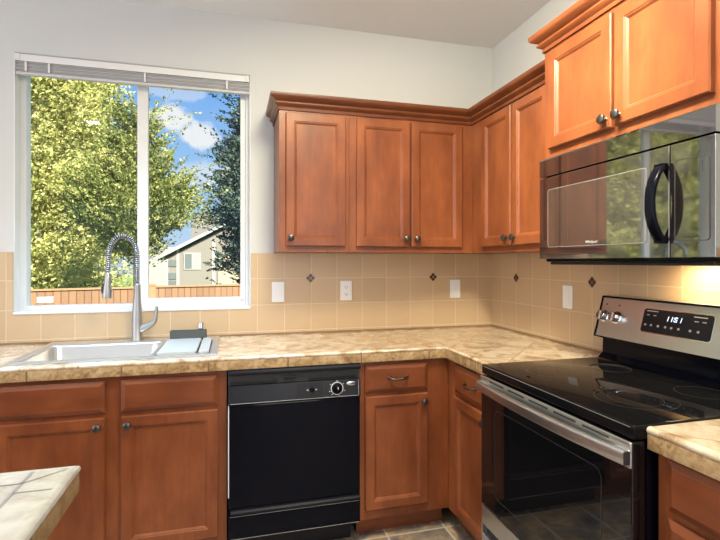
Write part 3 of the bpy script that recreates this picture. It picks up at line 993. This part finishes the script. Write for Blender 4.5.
b = MB(); b.box(0.003, DWW - 0.003, -0.640, -0.585, 0.112, 0.2205, 0.004)
ap = b.build('access_panel', M['black'], dw)
for z in (0.2145, 0.1145): MB().box(0.01, DWW - 0.008, -0.6412, -0.6395, z, z + 0.0014).build('trim_line', M['print'], ap)
b = MB(); b.box(0.006, DWW - 0.03, -0.560, -0.540, 0.001, 0.1015); b.build('toe_kick', M['black_soft'], dw)

# ------------------------------------------------------------------ stove
SW = 0.762
st = thing('electric_stove', 'black and stainless steel electric stove with glass cooktop on the right wall', 'stove', (0.012, -1.0600, 0), R90)
MB().box(0.004, SW - 0.004, -0.645, -0.022, 0.020, 0.884).build('stove_body', M['black'], st)
b = MB(); b.box(0.0, SW, -0.686, -0.075, 0.8845, 0.9225, 0.005, 3)
ck = b.build('cooktop', M['cooktop'], st, 40)
b = MB(); b.box(0.012, SW - 0.012, -0.6875, -0.684, 0.9150, 0.9170, 0.0008); b.build('front_highlight', M['outline'], ck)  # highlight on the cooktop's front edge, put in as a thin grey line


def ring_bm(b, x, y, r, t=0.0018):
    b.lathe([(r, 0), (r, 0.0004), (r - t, 0.0004), (r - t, 0)], (x, y, 0.9224), (0, 0, 1), 48, False, False)


for x, y, rr in ((0.565, -0.485, (0.115, 0.076)), (0.195, -0.500, (0.092,)), (0.195, -0.235, (0.076,)), (0.565, -0.225, (0.076,))):
    b = MB()
    for r in rr: ring_bm(b, x, y, r)
    b.build('burner_ring', M['ring'], ck)
# oven door
b = MB(); b.box(0.003, SW - 0.003, -0.690, -0.647, 0.362, 0.880, 0.004)
od = b.build('oven_door', M['black_glass'], st)
b = MB(); b.box(0.003, SW - 0.003, -0.6945, -0.688, 0.812, 0.8795, 0.003)
b.build('door_band', M['steel_x'], od)
for k in range(5):
    x = 0.075 + k * 0.128
    MB().box(x, x + 0.100, -0.6952, -0.6935, 0.865, 0.871).build('vent_slot', M['slot'], od)
b = MB()
x0, x1, z0, z1 = 0.105, SW - 0.105, 0.425, 0.770
outer = rrect(x0, x1, z0, z1, 0.03); inner = rrect(x0 + 0.003, x1 - 0.003, z0 + 0.003, z1 - 0.003, 0.028)
b.loops([[(x, -0.6902, z) for x, z in outer], [(x, -0.6908, z) for x, z in outer], [(x, -0.6908, z) for x, z in inner], [(x, -0.6902, z) for x, z in inner]], False, False)
b.build('window_outline', M['ring'], od)
# bowed handle bar
b = MB(); rings = []
for k in range(33):
    t = -1 + 2 * k / 32
    x = SW / 2 + t * (SW / 2 - 0.006)
    yc = -0.7045 - 0.020 * (1 - t * t)
    rings.append([(x, yc + yy, 0.840 + zz) for yy, zz in rrect(-0.010, 0.010, -0.019, 0.019, 0.007, 3)])
b.loops(rings)
hd = b.build('door_handle', M['steel_x'], od, 40)
for x in (0.008, SW - 0.052):
    MB().box(x, x + 0.044, -0.702, -0.6935, 0.818, 0.858, 0.003).build('handle_mount', M['steel_x'], hd)
for x in (0.0035, SW - 0.0065): MB().box(x, x + 0.003, -0.714, -0.696, 0.823, 0.857, 0.001).build('handle_end_cap', M['slot'], hd)
# drawer
b = MB(); b.box(0.003, SW - 0.003, -0.688, -0.647, 0.278, 0.3575, 0.003).box(0.003, SW - 0.003, -0.688, -0.647, 0.075, 0.238, 0.003).box(0.003, 0.012, -0.688, -0.647, 0.238, 0.278).box(SW - 0.012, SW - 0.003, -0.688, -0.647, 0.238, 0.278)
dr_ = b.build('storage_drawer', M['steel_x'], st)
MB().box(0.012, SW - 0.012, -0.668, -0.648, 0.237, 0.279).build('grip_recess', M['slot'], dr_)
MB().box(0.02, SW - 0.02, -0.61, -0.59, 0.001, 0.0745).build('toe_panel', M['black_soft'], st)
# backguard
b = MB(); b.prism([(-0.022, 0.9228), (-0.125, 0.9228), (-0.112, 0.935), (-0.100, 0.945), (-0.097, 1.02), (-0.022, 1.02)], 0, 0.006, SW - 0.006)
b.build('backguard_neck', M['black'], st, 30)
SB, STT = (-0.138, 1.020), (-0.092, 1.188)
b = MB(); b.prism([(-0.022, 1.0205), (SB[0], SB[1] + 0.0005), (STT[0], STT[1]), (-0.080, 1.192), (-0.022, 1.192)], 0, 0.006, SW - 0.006)
bg = b.build('backguard', M['steel_x'], st)
sl = Vector((0, STT[0] - SB[0], STT[1] - SB[1])); SLN = sl.length; sl.normalize()
nrm = Vector((0, -sl.z, sl.y))


def onface(u, v, off): return Vector((u, SB[0], SB[1])) + sl * v + nrm * off


def face_slab(b, u0, u1, v0, v1, t0, t1, r=0.0):
    pl = rrect(u0, u1, v0, v1, r, 4) if r else [(u0, v0), (u1, v0), (u1, v1), (u0, v1)]
    b.loops([[onface(u, v, t0) for u, v in pl], [onface(u, v, t1) for u, v in pl]])
    return b


b = MB(); face_slab(b, 0.0, SW, SLN - 0.006, SLN + 0.002, -0.02, 0.003).build('top_edge', M['black'], bg)
for u in (0.0, SW - 0.007): face_slab(MB(), u, u + 0.007, -0.004, SLN, -0.06, 0.003).build('end_cap', M['black'], bg)
dp = face_slab(MB(), 0.232, 0.512, 0.050, 0.140, -0.001, 0.0022, 0.010).build('control_display', M['panel'], bg)
b = MB()
face_slab(b, 0.229, 0.515, 0.047, 0.143, -0.001, 0.0012, 0.012).build('display_bezel', M['chrome'], bg)
sc_ = face_slab(MB(), 0.328, 0.405, 0.090, 0.130, 0.0018, 0.0028).build('clock_screen', M['display'], dp)
SEG = {'1': 'bc', '5': 'afgcd'}


def digit(b, ch, u, v, h=0.018, w=0.011, t=0.0028):
    segs = {'a': (0, w, h - t, h), 'g': (0, w, h / 2 - t / 2, h / 2 + t / 2), 'd': (0, w, 0, t), 'b': (w - t, w, h / 2, h), 'c': (w - t, w, 0, h / 2), 'f': (0, t, h / 2, h), 'e': (0, t, 0, h / 2)}
    for s in SEG[ch]:
        a, bb, c0, c1 = segs[s]
        k = 0.18
        pl = [(a + k * c0, c0), (bb + k * c0, c0), (bb + k * c1, c1), (a + k * c1, c1)]
        b.loops([[onface(u + x, v + z, 0.0026) for x, z in pl], [onface(u + x, v + z, 0.0034) for x, z in pl]])


b = MB()
for ch, u in zip('1151', (0.331, 0.347, 0.367, 0.384)): digit(b, ch, u, 0.101)
for v in (0.104, 0.114): face_slab(b, 0.3645, 0.3672, v, v + 0.003, 0.0026, 0.0034)
b.build('clock_digits', M['digit'], sc_)
for u, v, w_ in ((0.245, 0.131, 0.05), (0.247, 0.115, 0.012), (0.277, 0.115, 0.012), (0.440, 0.128, 0.05), (0.445, 0.112, 0.015), (0.474, 0.112, 0.015)):
    face_slab(MB(), u, u + w_, v, v + 0.003, 0.0018, 0.0027).build('control_print', M['print'], dp)
for u in (0.243, 0.269, 0.300, 0.331, 0.356, 0.385, 0.430, 0.460):
    face_slab(MB(), u + 0.001, u + 0.010, 0.074, 0.082, 0.0018, 0.0027, 0.003).build('control_button', M['print'], dp)
for u in (0.034, 0.103, 0.659, 0.728):
    o_ = onface(u, 0.088, 0.0)
    b = MB(); b.lathe([(0.026, 0), (0.0255, 0.004), (0.0215, 0.006), (0.0205, 0.026), (0.018, 0.029), (0.001, 0.0295)], o_, nrm, 26)
    kb = b.build('burner_knob', M['chrome'], bg, 40)
    b = MB(); p0 = onface(u, 0.088, 0.0298)
    b.loops([[p0 + Vector((x, 0, 0)) + sl * v + nrm * t for x, v in ((-0.003, -0.018), (0.003, -0.018), (0.003, 0.018), (-0.003, 0.018))] for t in (-0.002, 0.004)])
    b.build('knob_grip', M['chrome'], kb)
for u in (0.034, 0.103, 0.659, 0.728): face_slab(MB(), u - 0.004, u + 0.004, 0.137, 0.144, -0.0005, 0.0006, 0.002).build('knob_mark', M['slot'], bg)

# ------------------------------------------------------------------ microwave
MWF = -0.403
mw = thing('microwave_oven', 'black glossy over-the-range microwave above the stove', 'microwave', (0, -1.0605, 1.335), R90)
MH = 0.4325
MB().box(0.004, SW - 0.006, -0.372, -0.010, 0.004, MH, 0.002).build('microwave_body', M['black'], mw)
b = MB(); b.prism([(-0.372, 0.355), (MWF, 0.355), (MWF, 0.424), (MWF + 0.004, MH - 0.002), (-0.372, MH - 0.002)], 0, 0.001, SW - 0.003)
b.build('vent_grille', M['mirror_glass'], mw, 30)
DX = 0.618
b = MB(); b.box(0.001, DX, MWF, -0.373, 0.016, 0.349, 0.0012)
md = b.build('door', M['mirror_glass'], mw)
b = MB()
outer = rrect(0.055, 0.540, 0.062, 0.300, 0.012); inner = rrect(0.058, 0.537, 0.065, 0.297, 0.010)
b.loops([[(x, MWF + 0.0002, z) for x, z in outer], [(x, MWF - 0.0012, z) for x, z in outer], [(x, MWF - 0.0012, z) for x, z in inner], [(x, MWF + 0.0002, z) for x, z in inner]], False, False)
b.build('window_outline', M['outline'], md)
b = MB(); pl = rrect(0.0585, 0.5365, 0.0655, 0.2965, 0.010)
b.loops([[(x, MWF + 0.0002, z) for x, z in pl], [(x, MWF - 0.0004, z) for x, z in pl]])
b.build('window_glass', M['mw_window'], md)
text_mesh('brand_lettering', 'Whirlpool', 0.014, M['print'], md, facing_front(0.300, MWF - 0.0008, 0.076), shear=0.2)
b = MB(); b.box(DX + 0.004, SW - 0.003, MWF, -0.373, 0.016, 0.349, 0.0012)
mp = b.build('control_panel', M['mirror_glass'], mw)
b = MB()
outer = rrect(DX + 0.018, SW - 0.018, 0.062, 0.300, 0.010); inner = rrect(DX + 0.0205, SW - 0.0205, 0.0645, 0.2975, 0.008)
b.loops([[(x, MWF + 0.0002, z) for x, z in outer], [(x, MWF - 0.0010, z) for x, z in outer], [(x, MWF - 0.0010, z) for x, z in inner], [(x, MWF + 0.0002, z) for x, z in inner]], False, False)
b.build('panel_outline', M['slot'], mp)
MB().box(DX + 0.035, SW - 0.040, MWF - 0.0008, MWF + 0.0004, 0.255, 0.285).build('display', M['mirror_glass'], mp)
text_mesh('panel_lettering', 'Whirlpool', 0.010, M['slot'], mp, facing_front(DX + 0.07, MWF - 0.0004, 0.076))
# curved handle
b = MB(); rings = []
for k in range(25):
    t = -1 + 2 * k / 24
    z = 0.178 + t * 0.112
    yc = MWF - 0.012 - 0.040 * (1 - abs(t) ** 2.4)
    hw = 0.019 - 0.003 * (1 - t * t)
    rings.append([(0.600 + xx, yc + yy, z) for xx, yy in rrect(-hw, hw, -0.008, 0.008, 0.006, 3)])
b.loops(rings)
for z in (0.068, 0.288):
    b.box(0.581, 0.617, MWF - 0.020, MWF + 0.0005, z - 0.010, z + 0.010, 0.003)
b.build('door_handle', M['black'], md, 40)
MB().box(0.03, SW - 0.03, -0.372, -0.03, -0.008, 0.0035, 0.003).build('bottom_plate', M['black_soft'], mw)
for x in (0.43,):
    b = MB(); b.box(x - 0.06, x + 0.06, -0.10, -0.05, -0.0105, -0.0085); b.build('hood_lamp', M['lamp'], mw)
    area('hood_lamp_light', (-0.085, -1.0605 - x, 1.318), (0.25, 0, -1), 0.12, 0.05, 1.5, (1.0, 0.74, 0.40))

# ------------------------------------------------------------------ wall plates


def plate(label, name, loc, rotz, kind):
    t = thing(name, label, 'switch' if kind == 'switch' else 'outlet', loc, rotz)
    MB().box(-0.036, 0.036, -0.0062, 0, -0.059, 0.059, 0.003).build('cover_plate', M['plate'], t)
    if kind == 'switch':
        MB().box(-0.017, 0.017, -0.0085, -0.006, -0.034, 0.034, 0.0015).build('rocker', M['plate'], t)
    else:
        for z in (-0.021, 0.021):
            b = MB(); b.prism(rrect(-0.017, 0.017, z - 0.014, z + 0.014, 0.009), 1, -0.0078, -0.006)
            so = b.build('socket', M['plate'], t)
            b = MB(); b.box(-0.008, -0.0055, -0.0083, -0.0075, z - 0.003, z + 0.006).box(0.0055, 0.008, -0.0083, -0.0075, z - 0.003, z + 0.006)
            b.cyl((0, -0.0083, z - 0.008), (0, -0.0075, z - 0.008), 0.0025, 10)
            b.build('socket_slots', M['slot'], so)
    return t


plate('white rocker switch plate on the tan tile just right of the window', 'light_switch', (-1.399, -0.0084, 1.163), 0, 'switch')
plate('white duplex outlet plate with two sockets, in the middle of the back wall tile', 'wall_outlet', (-0.993, -0.0084, 1.165), 0, 'outlet')
plate('white rocker switch plate on the back wall tile near the corner', 'light_switch', (-0.273, -0.0084, 1.166), 0, 'switch')
plate('white rocker switch plate on the right wall tile beside the stove', 'light_switch', (-0.0084, -0.746, 1.160), R90, 'switch')

# ------------------------------------------------------------------ outside
GZ = -1.0
g = MB(); g.box(-60, 40, 0.6, 80, GZ - 0.1, GZ); struct(g.build('ground', M['grass']))


def fence(label, p0, p1, top, posts):
    a, b_ = Vector(p0), Vector(p1); ln = (b_ - a).length
    t = thing('wooden_fence', label, 'fence', (a.x, a.y, GZ), math.atan2(b_.y - a.y, b_.x - a.x))
    H = top - GZ
    MB().box(0, ln, -0.012, 0.012, 0.03, H - 0.05).build('board_panel', M['fence'], t)
    MB().box(0, ln, -0.045, 0.045, H - 0.05, H - 0.012).build('top_rail', M['fence_rail'], t)
    MB().box(0, ln, 0.0125, 0.05, H - 0.22, H - 0.14).build('rail', M['fence_rail'], t)
    for x in posts:
        b = MB(); b.box(x - 0.07, x + 0.07, -0.09, 0.045, 0, H - 0.012); b.box(x - 0.085, x + 0.085, -0.105, 0.06, H - 0.010, H + 0.03)
        b.build('post', M['fence_rail'], t)
    return t


fence('tan cedar board fence seen through the left window pane', (-14.0, 5.9), (-3.55, 8.92), 0.79, (1.0, 3.5, 6.0, 8.5))
fence('tan cedar board fence with a corner post seen through the right window pane', (-3.43, 8.96), (3.0, 10.25), 0.80, (0.0, 2.6, 5.2))


def foliage(name, mat, parent, prof, n_spray, leaves, size, up, length, jit=0.13, tilt=0.0):
    """prof: list of (z, radius); leaf sprays pointing outwards, one mesh"""
    zs = np.array([p[0] for p in prof]); rs = np.array([p[1] for p in prof])
    wz = np.linspace(zs[0], zs[-1], 200); wr = np.interp(wz, zs, rs) + 0.15
    cdf = np.cumsum(wr); cdf /= cdf[-1]
    z = np.interp(rng.random(n_spray), cdf, wz)
    a = rng.random(n_spray) * 2 * PI
    lump = 1.0 + 0.13 * np.sin(3 * a + z * 2.1) + 0.10 * np.sin(7 * a - z * 3.7) + 0.10 * np.sin(z * 6.0 + 2 * a)
    R = np.interp(z, zs, rs) * lump
    ln = length * (0.6 + 0.7 * rng.random(n_spray))
    r = np.maximum(R * (0.45 + 0.55 * np.sqrt(rng.random(n_spray))) - ln * 0.7, 0.02)
    ln = np.where(rng.random(n_spray) < 0.10, ln * 1.7, ln)
    da = a + rng.normal(0, 0.35, n_spray)
    org = np.stack([r * np.cos(a), r * np.sin(a), z], 1)
    dirs = np.stack([np.cos(da), np.sin(da), up + rng.normal(0, 0.25, n_spray)], 1)
    dirs /= np.linalg.norm(dirs, axis=1)[:, None]
    t = rng.random((n_spray, leaves)) ** 0.8
    P = org[:, None, :] + dirs[:, None, :] * (ln[:, None] * t)[:, :, None]
    P += rng.normal(0, 1, P.shape) * (jit * (1.15 - 1.0 * t))[:, :, None]
    P = P.reshape(-1, 3); D = np.repeat(dirs, leaves, 0)
    N = len(P)
    ax = D + rng.normal(0, 0.55, (N, 3)); ax /= np.linalg.norm(ax, axis=1)[:, None]
    sd = np.cross(ax, rng.normal(0, 1, (N, 3))); sd /= np.maximum(np.linalg.norm(sd, axis=1), 1e-6)[:, None]
    s = size * (0.6 + 0.8 * rng.random(N))[:, None]
    V = np.stack([P - ax * s * 0.5, P + sd * s * 0.28, P + ax * s * 0.6, P - sd * s * 0.28], 1).reshape(-1, 3)
    me = bpy.data.meshes.new(name)
    me.vertices.add(4 * N); me.vertices.foreach_set('co', V.astype(np.float32).ravel())
    me.loops.add(4 * N); me.loops.foreach_set('vertex_index', np.arange(4 * N, dtype=np.int32))
    me.polygons.add(N); me.polygons.foreach_set('loop_start', np.arange(0, 4 * N, 4, dtype=np.int32))
    me.update(calc_edges=True)
    me.materials.append(mat)
    o = bpy.data.objects.new(name, me); COL.objects.link(o); o.parent = parent
    return o


def tree(name, label, loc, mat, prof, n, leaves, size, up, length, trunk_r=0.18, jit=0.13):
    t = thing(name, label, 'tree', loc)
    foliage('foliage', mat, t, prof, n, leaves, size, up, length, jit)
    b = MB(); b.tube([(0, 0, 0), (0.03, 0, 1.5), (0, 0.04, prof[-1][0] * 0.6), (0, 0, prof[-1][0] * 0.95)], [trunk_r, trunk_r * 0.85, trunk_r * 0.5, 0.03], 10)
    b.build('trunk', M['bark'], t, 60)
    return t


big = [(0.8, 3.4), (3.0, 3.9), (5.5, 3.9), (8.5, 3.6), (11.5, 3.0), (15.0, 1.4), (18.0, 0.1)]
T1 = tree('conifer_tree', 'tall bright yellow-green conifer filling the left window pane', (-9.75, 17.6, GZ), M['leaf_bright'], big, 5600, 50, 0.12, 0.5, 1.5, 0.25, 0.20)
tree('conifer_tree', 'shorter green conifer with upswept sprays seen through the right window pane', (-4.2, 11.3, GZ), M['leaf_mid'],
     [(2.2, 0.3), (2.8, 0.75), (3.3, 1.75), (4.0, 1.5), (4.8, 0.95), (5.6, 0.4), (6.2, 0.05)], 900, 60, 0.075, 0.75, 0.95, 0.10, 0.11)
tree('fir_tree', 'dark blue-green fir at the right edge of the window', (-0.5, 12.4, GZ), M['leaf_dark'],
     [(0.8, 0.6), (1.6, 0.9), (2.2, 1.5), (2.8, 1.3), (3.5, 1.9), (4.6, 1.6), (6.4, 1.2), (7.5, 0.9), (9.6, 0.3), (10.4, 0.05)], 2300, 52, 0.085, 0.45, 1.05, 0.16, 0.09)
for k, (x, y, lab) in enumerate(((-20.6, 17.0, 'yellow-green conifer beyond the fence, next tree left of the window view'),
                                 (-32.4, 17.4, 'yellow-green conifer far left beyond the fence, reflected in the microwave'))):
    c = copy_tree(T1); c.location = (x, y, GZ); c.rotation_euler.z = 1.3 + k; c['label'] = lab

# neighbour's house
HY = 28.6
hs = thing('neighbour_house', 'taupe gabled house beyond the fence with a white-framed window', 'house', (-3.6, HY, GZ))
b = MB()
gx0, gx1, ez, pz, px_ = -2.0, 2.9, 2.55, 4.9, 2.3
b.prism([(gx0, 0), (gx1 + 2.5, 0), (gx1 + 2.5, 2.2), (px_, pz), (gx0, ez)], 1, 0.0, 9.0)
b.build('house_wall', M['siding'], hs)
b = MB()
b.prism([(gx0 - 0.5, ez - 0.10), (px_, pz + 0.16), (px_, pz + 0.34), (gx0 - 0.5, ez + 0.10)], 1, -0.35, 9.2)
b.prism([(px_, pz + 0.16), (gx1 + 2.9, 1.95), (gx1 + 2.9, 2.15), (px_, pz + 0.34)], 1, -0.35, 9.2)
b.build('roof', M['roof'], hs)
b = MB(); b.prism([(gx0 - 0.5, ez - 0.12), (px_, pz + 0.14), (px_, pz + 0.34), (gx0 - 0.5, ez + 0.10)], 1, -0.42, -0.352)
b.build('rake_board', M['house_trim'], hs)
b = MB(); b.box(0.72, 0.92, -0.03, 0, 0, 3.7).box(gx0, gx0 + 0.14, -0.03, 0, 0, ez).box(gx0 + 0.62, gx0 + 0.78, -0.03, 0, 0, ez + 0.6)
b.build('corner_board', M['house_trim'], hs)
wn = MB(); wn.box(-0.95, 0.05, -0.05, 0, 1.85, 2.9); wn = wn.build('window', M['house_trim'], hs)
MB().box(-0.89, -0.48, -0.06, -0.045, 1.91, 2.84).build('pane', M['house_glass'], wn)
MB().box(-0.42, -0.01, -0.06, -0.045, 1.91, 2.84).build('pane', M['pale_wall'], wn)
for z in (0.75, 1.25, 2.05):
    sw = MB().box(gx0 + 0.16, gx0 + 0.60, -0.05, 0, z - 0.45 + 0.45, z + 0.40).build('side_window', M['house_glass'], hs)
b = MB(); b.prism([(1.1, 0.3), (3.9, 0.3), (3.9, 2.0), (1.1, 2.9)], 1, -0.06, -0.035); b.build('cream_panel', M['cream'], hs)
hb = thing('neighbour_house', 'pale house with a grey roof rising behind the taupe gabled house', 'house', (-3.2, HY + 12.5, GZ))
MB().box(-5.5, 6.0, 0, 7, 0, 3.6).build('house_wall', M['pale_wall'], hb)
MB().prism([(-0.6, 3.55), (3.5, 6.8), (7.6, 3.55)], 0, -2.0, 6.4).build('roof', M['roof'], hb)
